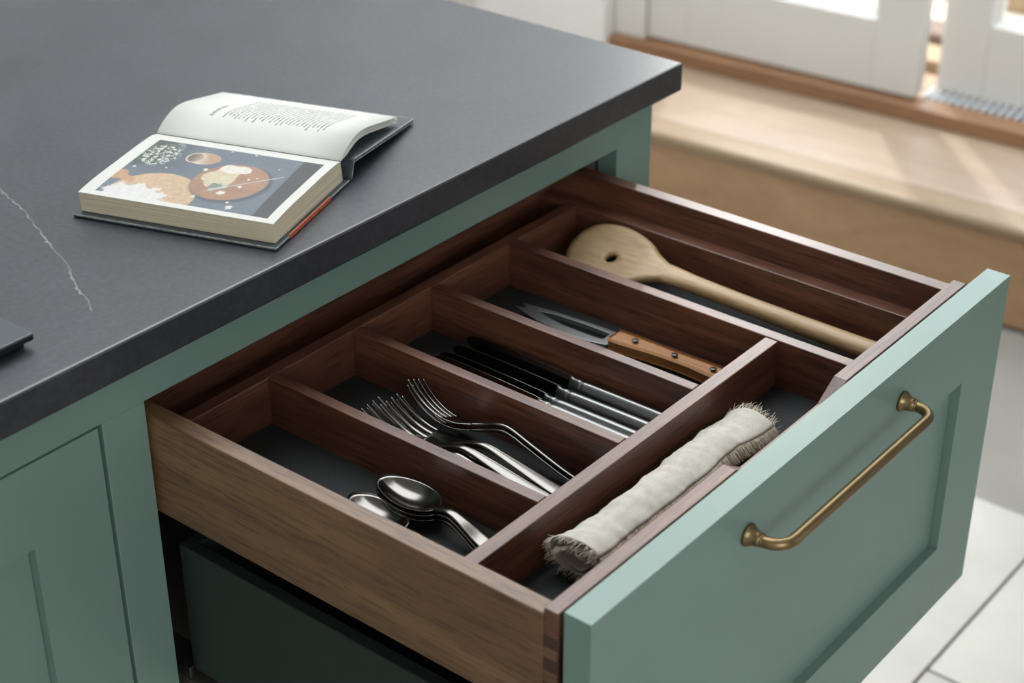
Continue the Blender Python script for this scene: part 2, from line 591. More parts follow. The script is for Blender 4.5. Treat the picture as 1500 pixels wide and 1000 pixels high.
# outside: terrace and low planter timbers
terr = box('terrace', 0.56, 7.0, -5.0, 6.0, 0.02, 0.14, mat_plain('terrace_stone', rgb(200, 190, 176), 0.8, var=0.1, vscale=3), bevel=0.004, frameb=True)
tag(terr, kind='structure')
TAN = mat_plain('tan_sleeper', rgb(150, 128, 100), 0.75, var=0.12, vscale=6)
DRK = mat_plain('brown_sleeper', rgb(112, 94, 82), 0.75, var=0.25, vscale=8)
for x_, mm_, lab in ((0.68, TAN, 'tan timber sleeper on the terrace nearest the gap between the doors'),
                     (0.84, DRK, 'dark brown timber sleeper on the terrace, second from the doors'),
                     (1.30, TAN, 'tan timber sleeper on the terrace farthest from the doors')):
    s_ = thing('timber_sleeper', bw(x_, 0.6, 0.1405), lab, 'sleeper', 'timber sleepers on the terrace', rot=(0, 0, TH))
    box('beam', -0.05, 0.05, -1.0, 1.2, 0.0, 0.08 if x_ < 1 else 0.16, mm_, s_, 0.008, local=True)
gw = box('garden_wall', 3.4, 3.6, -5.0, 6.0, 0.0, 1.6, mat_plain('rendered_wall', rgb(196, 180, 158), 0.85, var=0.08, vscale=2), bevel=0.01, frameb=True)
tag(gw, kind='structure')

# ------------------------------------------------------------------ island cabinet
ISL = thing('island_cabinet', (-0.25, 0.5, 0.012), 'sage green painted island cabinet with a shaker door left of the open drawer', 'cabinet')
RZ, OXL, OXR, SXR, CTB = 0.8385, -0.002, 0.6142, 0.6746, 0.8797
box('top_rail', -1.17, OXR, 0.0, 0.024, RZ, CTB, GREEN, ISL, 0.0006)
box('stile', OXR, SXR, 0.0, 0.024, 0.012, CTB, GREEN, ISL, 0.0008)
box('stile', -0.0432, OXL, 0.0, 0.024, 0.10, RZ, GREEN, ISL, 0.0006)
box('lower_rail', OXL, OXR, 0.0, 0.024, 0.470, 0.505, GREEN, ISL, 0.0006)
box('stile', -0.56, -0.50, 0.0, 0.024, 0.10, RZ, GREEN, ISL, 0.0006)
box('end_panel', 0.650, SXR, 0.0245, 1.18, 0.012, CTB, GREEN, ISL, 0.001)
box('carcass_side', OXR + 0.004, OXR + 0.022, 0.0245, 0.62, 0.10, CTB - 0.003, CARC, ISL, 0.0005)
box('carcass_side', -0.040, -0.022, 0.0245, 0.62, 0.10, CTB - 0.003, CARC, ISL, 0.0005)
box('carcass_back', -1.17, 0.63, 0.625, 0.64, 0.10, CTB - 0.003, CARC, ISL, 0.0005)
box('carcass_shelf', -0.020, OXR + 0.003, 0.0245, 0.62, 0.470, 0.488, CARC, ISL, 0.0005)
box('drawer_front', OXL + 0.003, OXR - 0.003, 0.0, 0.022, 0.105, 0.467, GREEN, ISL, 0.0008)
box('plinth', -1.17, SXR - 0.01, 0.05, 0.07, 0.012, 0.10, GREEN, ISL, 0.0008)
# door of the left unit (stiles, rails and a recessed panel)
DX0, DX1, DZ0, DZ1 = -0.497, -0.0468, 0.105, 0.8360
DR = thing('door', Vector(((DX0 + DX1) / 2, 0.010, DZ0)) - off(ISL), None, None)
DR.parent = ISL
box('door_stile', DX1 - 0.0700, DX1, 0.0008, 0.022, DZ0, DZ1, GREEN, DR, 0.0002)
box('door_stile', DX0, DX0 + 0.0700, 0.0008, 0.022, DZ0, DZ1, GREEN, DR, 0.0002)
box('door_rail', DX0 + 0.0700, DX1 - 0.0700, 0.00082, 0.022, DZ1 - 0.0715, DZ1, GREEN, DR, 0.0)
box('door_rail', DX0 + 0.0700, DX1 - 0.0700, 0.00082, 0.022, DZ0, DZ0 + 0.0715, GREEN, DR, 0.0)
box('door_panel', DX0 + 0.0690, DX1 - 0.0704, 0.0095, 0.018, DZ0 + 0.0700, DZ1 - 0.0705, GREEN, DR, 0.0003)

# worktop
wt = box('worktop', -1.25, 0.699, -0.019, 1.25, 0.880, 0.910, STONE, None, 0.0022)
wt.data.transform(Matrix.Translation(wt.location))          # keep stone texture in room coordinates
wt.location = (0, 0, 0)
tag(wt, 'dark grey stone worktop with a pale vein and square front edge', 'worktop')

# ------------------------------------------------------------------ drawer
DW = thing('drawer', (0.3, -0.2, 0.5095), 'wide walnut drawer pulled open behind a sage green shaker front with brass handle', 'drawer')
BZ, BB = 0.8241, 0.7319
YFI, YFB, ZFB = -0.3843, -0.3968, 0.8292
box('side_board', 0.0020, 0.0165, YFI, 0.064, BB, BZ, WALO, DW, 0.0009)
box('side_board', 0.5716, 0.5860, YFI, 0.064, BB, BZ, WAL['Y'], DW, 0.0009)
box('back_board', 0.0167, 0.5714, 0.0515, 0.064, BB + 0.002, BZ - 0.001, WAL['X'], DW, 0.0008)
box('bottom_board', 0.0167, 0.5714, YFI + 0.001, 0.051, 0.738, 0.7455, WAL['Y'], DW, 0.0003)
fb = [(0.0022, BB), (0.5858, BB), (0.5858, ZFB), (0.3765, ZFB), (0.3525, ZFB - 0.0150), (0.2390, ZFB - 0.0150), (0.2150, ZFB), (0.0022, ZFB)]
me = plate('front_board', fb, [], YFI - YFB - 0.0003, WAL['X'], lambda a, b, d: (a - 0.294, d - 0.0061, b - 0.78), 0.0008)
new_obj('front_board', me, DW, Vector((0.294, (YFI + YFB) / 2, 0.78)) - off(DW))
for z0, z1 in ((0.7925, 0.8015), (0.7725, 0.7815), (0.7525, 0.7615), (0.7345, 0.7415)):
    box('dovetail_pin', 0.0017, 0.0030, YFB + 0.0006, YFI - 0.0004, z0 - 0.004, z1 - 0.004, WALO, DW, 0.0002)
    box('dovetail_pin', 0.0018, 0.0030, YFB + 0.0006, YFI - 0.0004, z0 + 0.0055, z1 + 0.006, WEND, DW, 0.0002)
# painted front (stiles, rails, recessed panel)
FYB, FYF, FZ, FZB = -0.4028, -0.4244, 0.8357, 0.5091
FP = thing('front_panel', Vector((0.306, -0.414, FZB)) - off(DW), None, None)
FP.parent = DW
box('panel_stile', 0.0, 0.0715, FYF, FYB, FZB, FZ, GREEN, FP, 0.00018)
box('panel_stile', 0.5402, 0.612, FYF, FYB, FZB, FZ, GREEN, FP, 0.00018)
box('panel_rail', 0.0714, 0.5403, FYF + 0.00002, FYB, 0.7602, FZ - 0.00002, GREEN, FP, 0.0)
box('panel_rail', 0.0714, 0.5403, FYF + 0.00002, FYB, FZB, 0.5822, GREEN, FP, 0.0)
box('recessed_panel', 0.0712, 0.5392, FYF + 0.0085, FYB - 0.004, 0.5800, 0.7610, GREEN, FP, 0.0)
box('panel_bead', 0.5392, 0.5403, FYF + 0.0095, FYB - 0.004, 0.5800, 0.7610, GREEN, FP, 0.0)
# spacers that hold the front to the box
for x_ in (0.07, 0.54):
    box('front_spacer', x_ - 0.02, x_ + 0.02, FYB + 0.0002, YFB - 0.0002, 0.745, 0.765, LOWB, DW, 0.0003)
# brass handle
HD = thing('handle', Vector((0.305, FYF, 0.7993)) - off(DW), None, None)
HD.parent = DW
tag(HD, 'aged brass bar handle with flared round feet')
HX0, HX1, HZ, HY = 0.1889, 0.4214, 0.7993, -0.0295
hc = (HX1 - HX0) / 2
path = [(-hc, -0.004, 0), (-hc, -0.010, 0)]
RB_ = 0.0155
for k in range(9):
    an = math.pi / 2 * k / 8
    path.append((-hc + RB_ - RB_ * math.cos(an), HY + RB_ - RB_ * math.sin(an), 0))
path += [(-hc + (2 * hc) * f_, HY, 0) for f_ in (0.2, 0.35, 0.5, 0.65, 0.8)]
for k in range(9):
    an = math.pi / 2 * k / 8
    path.append((hc - RB_ + RB_ * math.sin(an), HY + RB_ - RB_ * math.cos(an), 0))
path += [(hc, -0.010, 0), (hc, -0.004, 0)]
new_obj('handle_bar', tube('handle_bar', path, 0.0046, BRASS, 20), HD)
def lathe_y(name, prof_, mat):
    rings = []
    for yv_, r_ in prof_:
        rings.append([Vector((r_ * math.cos(2 * math.pi * k / 28), yv_, r_ * math.sin(2 * math.pi * k / 28))) for k in range(28)])
    return lofted(name, rings, mat)
ros = lathe_y('handle_foot', [(0.0, 0.0088), (-0.0014, 0.0092), (-0.0026, 0.0088), (-0.0038, 0.0076), (-0.0060, 0.0064), (-0.0095, 0.0057), (-0.0118, 0.0056), (-0.0121, 0.0050), (-0.0125, 0.0050), (-0.0128, 0.0052), (-0.0138, 0.0046)], BRASS)
for s_ in (-1, 1):
    new_obj('handle_foot', ros, HD, (s_ * hc, 0, 0))
# dark lower box hung from the same front, and its runner
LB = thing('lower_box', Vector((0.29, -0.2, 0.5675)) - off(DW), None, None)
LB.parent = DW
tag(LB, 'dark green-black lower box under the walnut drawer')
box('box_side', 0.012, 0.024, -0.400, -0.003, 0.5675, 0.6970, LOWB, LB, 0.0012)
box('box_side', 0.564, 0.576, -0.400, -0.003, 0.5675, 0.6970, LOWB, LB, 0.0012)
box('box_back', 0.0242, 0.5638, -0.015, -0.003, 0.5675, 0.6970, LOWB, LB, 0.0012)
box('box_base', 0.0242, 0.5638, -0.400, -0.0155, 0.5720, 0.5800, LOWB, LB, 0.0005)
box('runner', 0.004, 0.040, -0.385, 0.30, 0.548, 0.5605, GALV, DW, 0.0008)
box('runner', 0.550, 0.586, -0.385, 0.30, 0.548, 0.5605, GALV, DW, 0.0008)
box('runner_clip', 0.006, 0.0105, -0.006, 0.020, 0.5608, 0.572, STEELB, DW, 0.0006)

# ------------------------------------------------------------------ cutlery tray
TR = thing('cutlery_tray', (0.29, -0.17, 0.7462), 'walnut cutlery tray of long compartments fitted inside the open drawer', 'cutlery tray')
IZ, FL = 0.7958, 0.7514
IYI, IYB, CYB, CYF = 0.0051, 0.0180, -0.2800, -0.2930
IRX = 0.5545
box('tray_wall', IRX, 0.5713, YFI + 0.0003, 0.0511, 0.7462, IZ, WAL['Y'], TR, 0.0008)
box('tray_wall', 0.0169, 0.0270, YFI + 0.0003, 0.0511, 0.7462, IZ, WAL['Y'], TR, 0.0008)
box('tray_wall', 0.0272, IRX - 0.0002, IYI, IYB, 0.7462, IZ, WAL['X'], TR, 0.0008)
DIV = [(0.1298, 0.1406), (0.2318, 0.2424), (0.3348, 0.3452)]
for a_, b_ in DIV:
    box('divider', a_, b_, CYB + 0.0001, IYI - 0.0001, 0.7462, IZ, WAL['Y'], TR, 0.0008)
box('divider', 0.4482, 0.4600, YFI + 0.0003, IYI - 0.0001, 0.7462, IZ + 0.0006, WAL['Y'], TR, 0.0008)
box('cross_divider', 0.0272, 0.4481, CYF, CYB, 0.7462, IZ - 0.0002, WAL['X'], TR, 0.0008)
xs = [0.0272] + [v for d in DIV for v in d] + [0.4482]
for a_, b_ in zip(xs[0::2], xs[1::2]):
    box('liner', a_ + 0.0003, b_ - 0.0003, CYB + 0.0003, IYI - 0.0003, 0.7463, FL, LINER, TR, 0.0004)
box('liner', 0.4602, IRX - 0.0003, YFI + 0.0006, IYI - 0.0003, 0.7463, FL, LINER, TR, 0.0004)
box('liner', 0.0274, 0.4479, YFI + 0.0006, CYF - 0.0003, 0.7463, FL, LINER, TR, 0.0004)

# ------------------------------------------------------------------ cutlery
def spoon_meshes():
    # local: y towards the bowl tip, origin under the handle end, total length .149
    hd = sweep('handle', [(0, 0.000, 0.0030, 0.0066, 0.0010), (0, 0.005, 0.0032, 0.0082, 0.0011), (0, 0.025, 0.0062, 0.0070, 0.0012),
                          (0, 0.045, 0.0122, 0.0050, 0.0014), (0, 0.057, 0.0142, 0.0040, 0.0018), (0, 0.067, 0.0126, 0.0036, 0.0019), (0, 0.075, 0.0100, 0.0042, 0.0016), (0, 0.0815, 0.0084, 0.0055, 0.0009)], STEEL, 6, 14)
    # bowl: egg outline, cupped, closed rim
    nr, na = 9, 40
    def surf(r_, a, lowv):
        ca, sa = math.cos(a), math.sin(a)
        L_, Wd = 0.0335, 0.0175
        y_ = 0.1055 + L_ * r_ * ca
        x_ = Wd * r_ * sa * (1 - 0.14 * ca)
        z_ = 0.0106 - 0.0092 * (1 - r_ ** 2.2) - 0.0012 * ca * r_
        if lowv:
            z_ -= 0.0010
            y_ = 0.1055 + (L_ - 0.0002) * r_ * ca
        return Vector((x_, y_, z_))
    vs, fs = [], []
    for low in (0, 1):
        base = len(vs)
        vs.append(surf(0, 0, low))
        for i in range(1, nr + 1):
            for j in range(na):
                vs.append(surf(i / nr, 2 * math.pi * j / na, low))
        for j in range(na):
            t3 = (base, base + 1 + j, base + 1 + (j + 1) % na)
            fs.append(t3 if low else t3[::-1])
        for i in range(nr - 1):
            for j in range(na):
                a = base + 1 + i * na + j
                b = base + 1 + i * na + (j + 1) % na
                q = (a, a + na, b + na, b)
                fs.append(q if low else q[::-1])
    o1, o2 = 1 + (nr - 1) * na, (1 + nr * na) + 1 + (nr - 1) * na
    for j in range(na):
        k2 = (j + 1) % na
        fs.append((o1 + j, o1 + k2, o2 + k2, o2 + j))
    me_ = bpy.data.meshes.new('bowl')
    me_.from_pydata([tuple(v) for v in vs], [], fs)
    finish(me_, STEEL, True)
    bm = bmesh.new()
    bm.from_mesh(me_)
    bmesh.ops.recalc_face_normals(bm, faces=bm.faces)
    bm.to_mesh(me_)
    bm.free()
    return hd, me_
SPH, SPB = spoon_meshes()
def cutlery(name, parts, loc, rz, tilt, roll, label, cat, group):
    o = thing(name, loc, label, cat, group)
    o.rotation_mode = 'ZXY'
    o.rotation_euler = (tilt, roll, rz)
    for n_, m_ in parts:
        new_obj(n_, m_, o)
    return o
SG = 'steel spoons in the tray'
sp = [('handle', SPH), ('bowl', SPB)]
z0 = FL + 0.0006
# three nested spoons at the right of the compartment
cutlery('spoon', sp, (0.0950, -0.2770, z0), R(-5.5), R(0.2), R(0), 'bottom steel spoon of the nested stack of three by the divider', 'spoon', SG)
cutlery('spoon', sp, (0.0956, -0.2766, z0 + 0.0040), R(-5.5), R(0.2), R(0), 'middle steel spoon of the nested stack of three by the divider', 'spoon', SG)
cutlery('spoon', sp, (0.0962, -0.2762, z0 + 0.0080), R(-5.5), R(0.2), R(0), 'top steel spoon of the nested stack of three by the divider', 'spoon', SG)
cutlery('spoon', sp, (0.0550, -0.2680, z0), R(-12.0), R(0.2), R(3), 'lower of two steel spoons half hidden behind the drawer side', 'spoon', SG)
cutlery('spoon', sp, (0.0552, -0.2676, z0 + 0.0040), R(-12.0), R(0.2), R(3), 'upper of two steel spoons half hidden behind the drawer side', 'spoon', SG)

def fork_meshes():
    hd = sweep('handle', [(0, 0.000, 0.0024, 0.0072, 0.0010), (0, 0.006, 0.0026, 0.0090, 0.0011), (0, 0.035, 0.0066, 0.0072, 0.0013), (0, 0.070, 0.0136, 0.0050, 0.0015),
                          (0, 0.092, 0.0176, 0.0036, 0.0019), (0, 0.104, 0.0168, 0.0032, 0.0020), (0, 0.118, 0.0120, 0.0036, 0.0018), (0, 0.128, 0.0088, 0.0062, 0.0013)], STEEL, 6, 14)
    def zc(y_):                       # side profile of the head: dips, then curves up to the points
        t_ = (y_ - 0.126) / 0.072
        return 0.0092 - 0.0095 * math.sin(math.pi * min(max(t_, 0), 1) * 0.62) + 0.0310 * max(t_ - 0.12, 0) ** 1.75
    ms = [sweep('root', [(0, y_, zc(y_), w_, h_) for y_, w_, h_ in ((0.1265, 0.0052, 0.0013), (0.132, 0.0098, 0.0011), (0.140, 0.0122, 0.0010), (0.149, 0.0126, 0.0010), (0.1525, 0.0124, 0.0009))], STEEL, 5, 14, 3.0)]
    for k_ in range(4):
        x_ = (-1.5 + k_) * 0.0071
        ms.append(sweep('tine', [(x_ * (1.0 if y_ < 0.16 else 0.99), y_, zc(y_), w_, 0.00085) for y_, w_ in ((0.1510, 0.0022), (0.160, 0.0020), (0.170, 0.0018), (0.180, 0.0016), (0.190, 0.0013), (0.1965, 0.0008))], STEEL, 4, 8, 3.0))
    return hd, merge('head', ms, STEEL)
FKH, FKB = fork_meshes()
fk = [('handle', FKH), ('head', FKB)]
FG = 'steel forks in the tray'
cutlery('fork', fk, (0.2080, -0.2775, z0 + 0.0052), R(1.0), R(0.4), R(24), 'lower steel fork leaning against the divider at the right of the pile', 'fork', FG)
cutlery('fork', fk, (0.2092, -0.2772, z0 + 0.0096), R(1.0), R(0.5), R(24), 'upper steel fork leaning against the divider at the right of the pile', 'fork', FG)
cutlery('fork', fk, (0.1945, -0.2775, z0 + 0.0006), R(2.2), R(0.5), R(3), 'steel fork lying flat at the middle of the fork pile, below another', 'fork', FG)
cutlery('fork', fk, (0.1915, -0.2770, z0 + 0.0046), R(2.8), R(0.7), R(1), 'steel fork on top at the middle of the fork pile', 'fork', FG)
cutlery('fork', fk, (0.1760, -0.2660, z0 + 0.0004), R(3.0), R(0.4), R(-3), 'leftmost steel fork, its points half hidden by the divider', 'fork', FG)
cutlery('fork', fk, (0.1790, -0.2680, z0 + 0.0046), R(2.6), R(0.7), R(-2), 'steel fork lying over the leftmost fork of the pile', 'fork', FG)

def knife_meshes():
    hd = sweep('handle', [(0, 0.000, 0.0052, 0.0058, 0.0032), (0, 0.003, 0.0052, 0.0072, 0.0040), (0, 0.03, 0.0052, 0.0070, 0.0040), (0, 0.085, 0.0052, 0.0058, 0.0037), (0, 0.096, 0.0052, 0.0054, 0.0038),
                          (0, 0.0985, 0.0052, 0.0048, 0.0030), (0, 0.1015, 0.0052, 0.0056, 0.0036), (0, 0.108, 0.0052, 0.0050, 0.0020), (0, 0.112, 0.0052, 0.0060, 0.0010)], STEELB, 5, 14, 3.2)
    # blade outline
    sp_ = [(0.0060, 0.108), (0.0066, 0.118), (0.0068, 0.150), (0.0066, 0.190), (0.0058, 0.212), (0.0036, 0.224), (0.0005, 0.2285)]
    ed_ = [(-0.0030, 0.2265), (-0.0070, 0.216), (-0.0098, 0.195), (-0.0112, 0.165), (-0.0112, 0.135), (-0.0100, 0.120), (-0.0056, 0.109)]
    bl = plate('blade', sp_ + ed_, [], 0.0012, STEEL, lambda a, b, d: (a, b, d + 0.0046), 0.0003)
    return hd, bl
KNH, KNB = knife_meshes()
kn = [('handle', KNH), ('blade', KNB)]
KG = 'steel table knives in the tray'
for (x_, y_, dz, rz_, rl, lab) in ((0.3250, -0.2770, 0.0104, -0.8, -66, 'rightmost steel table knife, leaning against the divider'),
                                   (0.3065, -0.2772, 0.0106, -0.6, -70, 'second steel table knife from the right divider'),
                                   (0.2890, -0.2768, 0.0107, -0.9, -72, 'third steel table knife from the right divider'),
                                   (0.2790, -0.2774, 0.0107, -1.3, -74, 'leftmost steel table knife, next to the fork compartment')):
    cutlery('table_knife', kn, (x_, y_, z0 + dz), R(rz_), R(0.2), R(rl), lab, 'knife', KG)

# ------------------------------------------------------------------ cheese knife
CK = thing('cheese_knife', (0.4190, -0.2700, FL + 0.0006), 'cheese knife with slotted fork-tipped blade and riveted wooden handle', 'knife', rot=(0, 0, R(1.2)))
bl_o = [(0.0110, 0.124), (0.0112, 0.150), (0.0095, 0.190), (0.0060, 0.222), (0.0035, 0.234), (-0.0010, 0.226), (-0.0060, 0.236), (-0.0095, 0.226),
        (-0.0150, 0.205), (-0.0185, 0.175), (-0.0180, 0.145), (-0.0140, 0.128), (-0.0090, 0.124)]
bl_h = [(0.0055, 0.136), (0.0058, 0.165), (0.0035, 0.198), (0.0000, 0.212), (-0.0030, 0.204), (-0.0075, 0.180), (-0.0085, 0.150), (-0.0075, 0.137), (-0.0060, 0.135), (0.0035, 0.135)]
new_obj('blade', plate('blade', bl_o, [bl_h], 0.0016, STEELB, lambda a, b, d: (a, b, d + 0.0050), 0.0004), CK)
# shaped wooden grip, waisted on the side that shows
rings = []
gp = [(0.0, 0.0080, 0.0115), (0.006, 0.0100, 0.0130), (0.020, 0.0098, 0.0118), (0.045, 0.0096, 0.0092), (0.075, 0.0096, 0.0096), (0.100, 0.0100, 0.0118), (0.118, 0.0102, 0.0135), (0.1265, 0.0100, 0.0130)]
for p in catmull(gp, 5):
    y_, rgt, lft = p
    sec = []
    for (a_, b_) in ((1, -1), (1, 1), (-1, 1), (-1, -1)):
        xx = rgt if a_ > 0 else -lft
        for (ox, oz) in (((0, 0.0022), (-0.0022 * a_, 0)) if a_ * b_ < 0 else ((-0.0022 * a_, 0), (0, 0.0022))):
            sec.append(Vector((xx + ox, y_, 0.0068 + b_ * (0.0066 - oz))))
    rings.append(sec)
gm = lofted('handle', rings, BEECHD, True, False)
gh = new_obj('handle', gm, CK)
tag(gh, 'oiled wooden grip')
rv = tube('rivet', [(0, 0, 0.0128), (0, 0, 0.0137), (0, 0, 0.0139)], [0.0030, 0.0030, 0.0024], mat_plain('dark_rivet', rgb(88, 86, 84), 0.35, metal=1.0), 16)
for y_ in (0.022, 0.062, 0.104):
    new_obj('rivet', rv, gh, (-0.0005, y_, 0))

# ------------------------------------------------------------------ wooden spoon
WS = thing('wooden_spoon', (0.5200, -0.2200, FL + 0.001), 'pale wooden stirring spoon with a hole in its broad round head', 'spoon')
def head_outline(n=64):
    # star-shaped about the hole: oval blade running out to a neck
    pts = []
    ctrl = [(0.0050, -0.084), (0.0098, -0.066), (0.0165, -0.051), (0.0255, -0.037), (0.0322, -0.019), (0.0350, 0.000), (0.0330, 0.017), (0.0265, 0.031), (0.0150, 0.0395), (0.000, 0.0425)]
    right = catmull([(a_, b_, 0) for a_, b_ in ctrl], 5)
    left = [Vector((-p.x, p.y, 0)) for p in reversed(right[:-1])]
    return right + left
ho = head_outline()
nn = len(ho)
hole_c, hole_r = Vector((-0.004, -0.006, 0)), 0.0062
rings_t, rings_b = [], []
for i in range(9):
    f_ = i / 8
    rt_, rb_ = [], []
    for p in ho:
        d_ = (p - hole_c)
        hp = hole_c + d_.normalized() * hole_r
        q = hp.lerp(p, f_)
        rad = min(1.0, math.hypot(q.x / 0.035, q.y / 0.0425))
        edge = max(0.0, (f_ - 0.80) / 0.2)
        dish = -0.0026 * max(0, 1 - rad ** 2)
        lift = 0.0012 * max(0.0, min(1.0, (-q.y - 0.030) / 0.05))
        rt_.append(Vector((q.x, q.y, 0.0042 + dish - 0.0016 * edge ** 2 + lift)))
        rb_.append(Vector((q.x, q.y, -0.0042 + 0.4 * dish + 0.0016 * edge ** 2 - lift * 0.8)))
    rings_t.append(rt_)
    rings_b.append(rb_)
allr = rings_t + rings_b[::-1] + [rings_t[0]]
hm = lofted('spoon_head', allr, BEECH, False, True)
bm = bmesh.new()
bm.from_mesh(hm)
bmesh.ops.remove_doubles(bm, verts=bm.verts, dist=1e-6)
bmesh.ops.recalc_face_normals(bm, faces=bm.faces)
bm.to_mesh(hm)
bm.free()
SP_LOC, SP_ROT = (0.000, 0.160, 0.0245), (0, R(-24), R(1))
hd_ = new_obj('spoon_head', hm, WS, SP_LOC, SP_ROT)
sh = sweep('spoon_handle', [(0, -0.044, 0.0002, 0.0090, 0.0020), (0, -0.060, 0.0002, 0.0112, 0.0048), (0, -0.080, -0.0006, 0.0100, 0.0068), (0, -0.105, -0.0024, 0.0086, 0.0073), (0, -0.160, -0.0062, 0.0084, 0.0078),
                            (0, -0.250, -0.0106, 0.0092, 0.0086), (0, -0.304, -0.0122, 0.0098, 0.0090), (0, -0.314, -0.0124, 0.0090, 0.0083), (0, -0.318, -0.0125, 0.0060, 0.0056)], BEECH, 6, 18, 2.3)
new_obj('spoon_handle', sh, WS, SP_LOC, SP_ROT)

# ------------------------------------------------------------------ rolled linen napkin
NP = thing('linen_napkin', (0.235, -0.330, FL + 0.0006), 'cream linen napkin rolled up with frayed fringed edges, in the front compartment', 'napkin')
def nap_section(t_):
    """centre, half width, half height, twist at t in 0..1 from the left end to the right end"""
    x_ = -0.118 + 0.240 * t_
    flare = max(0, (t_ - 0.80) / 0.2)
    fl0 = max(0, (0.10 - t_) / 0.1)
    y_ = 0.004 + 0.006 * t_ - 0.004 * math.sin(t_ * 3.1) - 0.004 * flare
    hw = 0.0265 - 0.0025 * math.sin(t_ * 2.6) + 0.003 * fl0 + 0.004 * flare
    hh = 0.0182 - 0.0020 * t_ + 0.0015 * fl0 - 0.006 * flare
    return x_, y_, hw, hh
def nap_point(t_, s_):
    """s: 0 at the inside of the roll .. 1 at the outer free edge"""
    x_, y_, hw, hh = nap_section(t_)
    turns = 2.15
    an = R(138) - 2 * math.pi * turns * (1 - s_)
    k_ = 0.30 + 0.70 * s_
    # free edge lies over the front shoulder of the roll
    nz_ = noise.noise(Vector((t_ * 9, s_ * 7, 1.3))) * 0.0030 + noise.noise(Vector((t_ * 30, s_ * 16, 4.1))) * 0.0014
    rr = k_ + nz_ / 0.02
    ca, sa = math.cos(an), math.sin(an)
    yy = y_ + hw * rr * ca
    zz = hh * (1 + rr * sa)
    zz = max(zz, 0.0008 + 0.0012 * (1 - s_))
    xx = x_ + 0.006 * math.sin(an) * (1 if t_ > 0.5 else -1) * max(0, abs(t_ - 0.5) * 2 - 0.7) + noise.noise(Vector((s_ * 11, t_ * 3, 9))) * 0.003 * (abs(t_ - 0.5) * 2) ** 4
    # raised corner at the right end
    zz += 0.010 * max(0, (t_ - 0.84) / 0.16) ** 1.6 * max(0, sa)
    return Vector((xx, yy, zz))
NTT, NS = 110, 110
vs = [nap_point(i / NTT, j / NS) for i in range(NTT + 1) for j in range(NS + 1)]
fs = [(i * (NS + 1) + j, (i + 1) * (NS + 1) + j, (i + 1) * (NS + 1) + j + 1, i * (NS + 1) + j + 1) for i in range(NTT) for j in range(NS)]
nm = bpy.data.meshes.new('cloth')
nm.from_pydata([tuple(v) for v in vs], [], fs)
finish(nm, LINEN, True)
uvl = nm.uv_layers.new(name='UVMap')
for lp in nm.loops:
    vi = lp.vertex_index
    uvl.data[lp.index].uv = (vi // (NS + 1) / NTT * 1.6, vi % (NS + 1) / NS * 2.2)
cl = new_obj('cloth', nm, NP)
so = cl.modifiers.new('thickness', 'SOLIDIFY')
so.thickness = 0.0009
so.offset = 0
# frayed threads on the two ends and on the free edge
vs, fs = [], []
def thread(p, d_, ln, wd, droop):
    side = d_.cross(Vector((random.uniform(-1, 1), random.uniform(-1, 1), random.uniform(-0.2, 1)))).normalized() * wd
    b0 = len(vs)
    q = p.copy()
    dd = d_.normalized()
    for k_ in range(4):
        f_ = k_ / 3
        sc_ = 1 - 0.55 * f_
        up_ = dd.cross(side).normalized() * wd
        vs.extend([q + side * sc_, q - side * sc_ * 0.5 + up_ * sc_, q - side * sc_ * 0.5 - up_ * sc_])
        dd = (dd + Vector((random.uniform(-.25, .25), random.uniform(-.25, .25), -droop + random.uniform(-.2, .2)))).normalized()
        q = q + dd * (ln / 3)
        q.z = max(q.z, 0.0006)
        q.y = min(max(q.y, -0.0480), 0.0340)
    for k_ in range(3):
        for j in range(3):
            a, b = b0 + k_ * 3 + j, b0 + k_ * 3 + (j + 1) % 3
            fs.append((a, b, b + 3, a + 3))
for k_ in range(900):
    s_ = random.random()
    s_ = 0.25 + 0.75 * s_
    end = k_ % 2
    p = nap_point(float(end), s_)
    p2 = nap_point(0.97 if end else 0.03, s_)
    thread(p2.lerp(p, 0.9), (p - p2) + Vector((0, random.uniform(-.002, .002), random.uniform(-.001, .003))), random.uniform(0.005, 0.010) * (1.2 if end else 0.9), 0.00022, 0.12)
for k_ in range(1700):
    t_ = random.random()
    p = nap_point(t_, 1.0)
    p2 = nap_point(t_, 0.985)
    thread(p2.lerp(p, 0.9), (p - p2) + Vector((random.uniform(-.0012, .0012), 0, 0)), random.uniform(0.007, 0.013), 0.00030, 0.34)
fm = bpy.data.meshes.new('fringe')
fm.from_pydata([tuple(v) for v in vs], [], fs)
finish(fm, FRINGE, False)
tag(new_obj('fringe', fm, NP), kind='stuff')

# ------------------------------------------------------------------ open cookbook
BK = thing('cookbook', (0.1452, -0.0001, 0.9102), 'open hardback cookbook showing a food photograph page and a text page, on the worktop', 'book', rot=(0, 0, R(18.9)))
PAPER = mat_plain('page_paper', rgb(226, 223, 214), 0.75, var=0.012, vscale=20)
CLOTHB = mat_plain('book_board_cloth', rgb(58, 66, 70), 0.6, var=0.25, vscale=160, bump=0.1)
EDGEW = mat_plain('worn_board_edge', rgb(150, 150, 146), 0.7, var=0.45, vscale=180)
ORANGE = mat_plain('orange_label', rgb(186, 88, 50), 0.5, var=0.12, vscale=90)
def mat_pages(name):
    t = NT(name)
    mp = t.coords((4, 4, 1500), rand=False)
    nz = t.n('ShaderNodeTexNoise', i_Scale=1.0, i_Detail=2.0)
    t.l(mp, 0, nz, 'Vector')
    rp = t.ramp([(0.3, rgb(196, 180, 152)), (0.55, rgb(222, 208, 182)), (0.75, rgb(236, 226, 204))])
    t.l(nz, 0, rp, 0)
    t.l(rp, 0, t.bsdf, 'Base Color')
    t.set(Roughness=0.85)
    t.bump(nz, 0, 0.4, 0.0008)
    return t.m
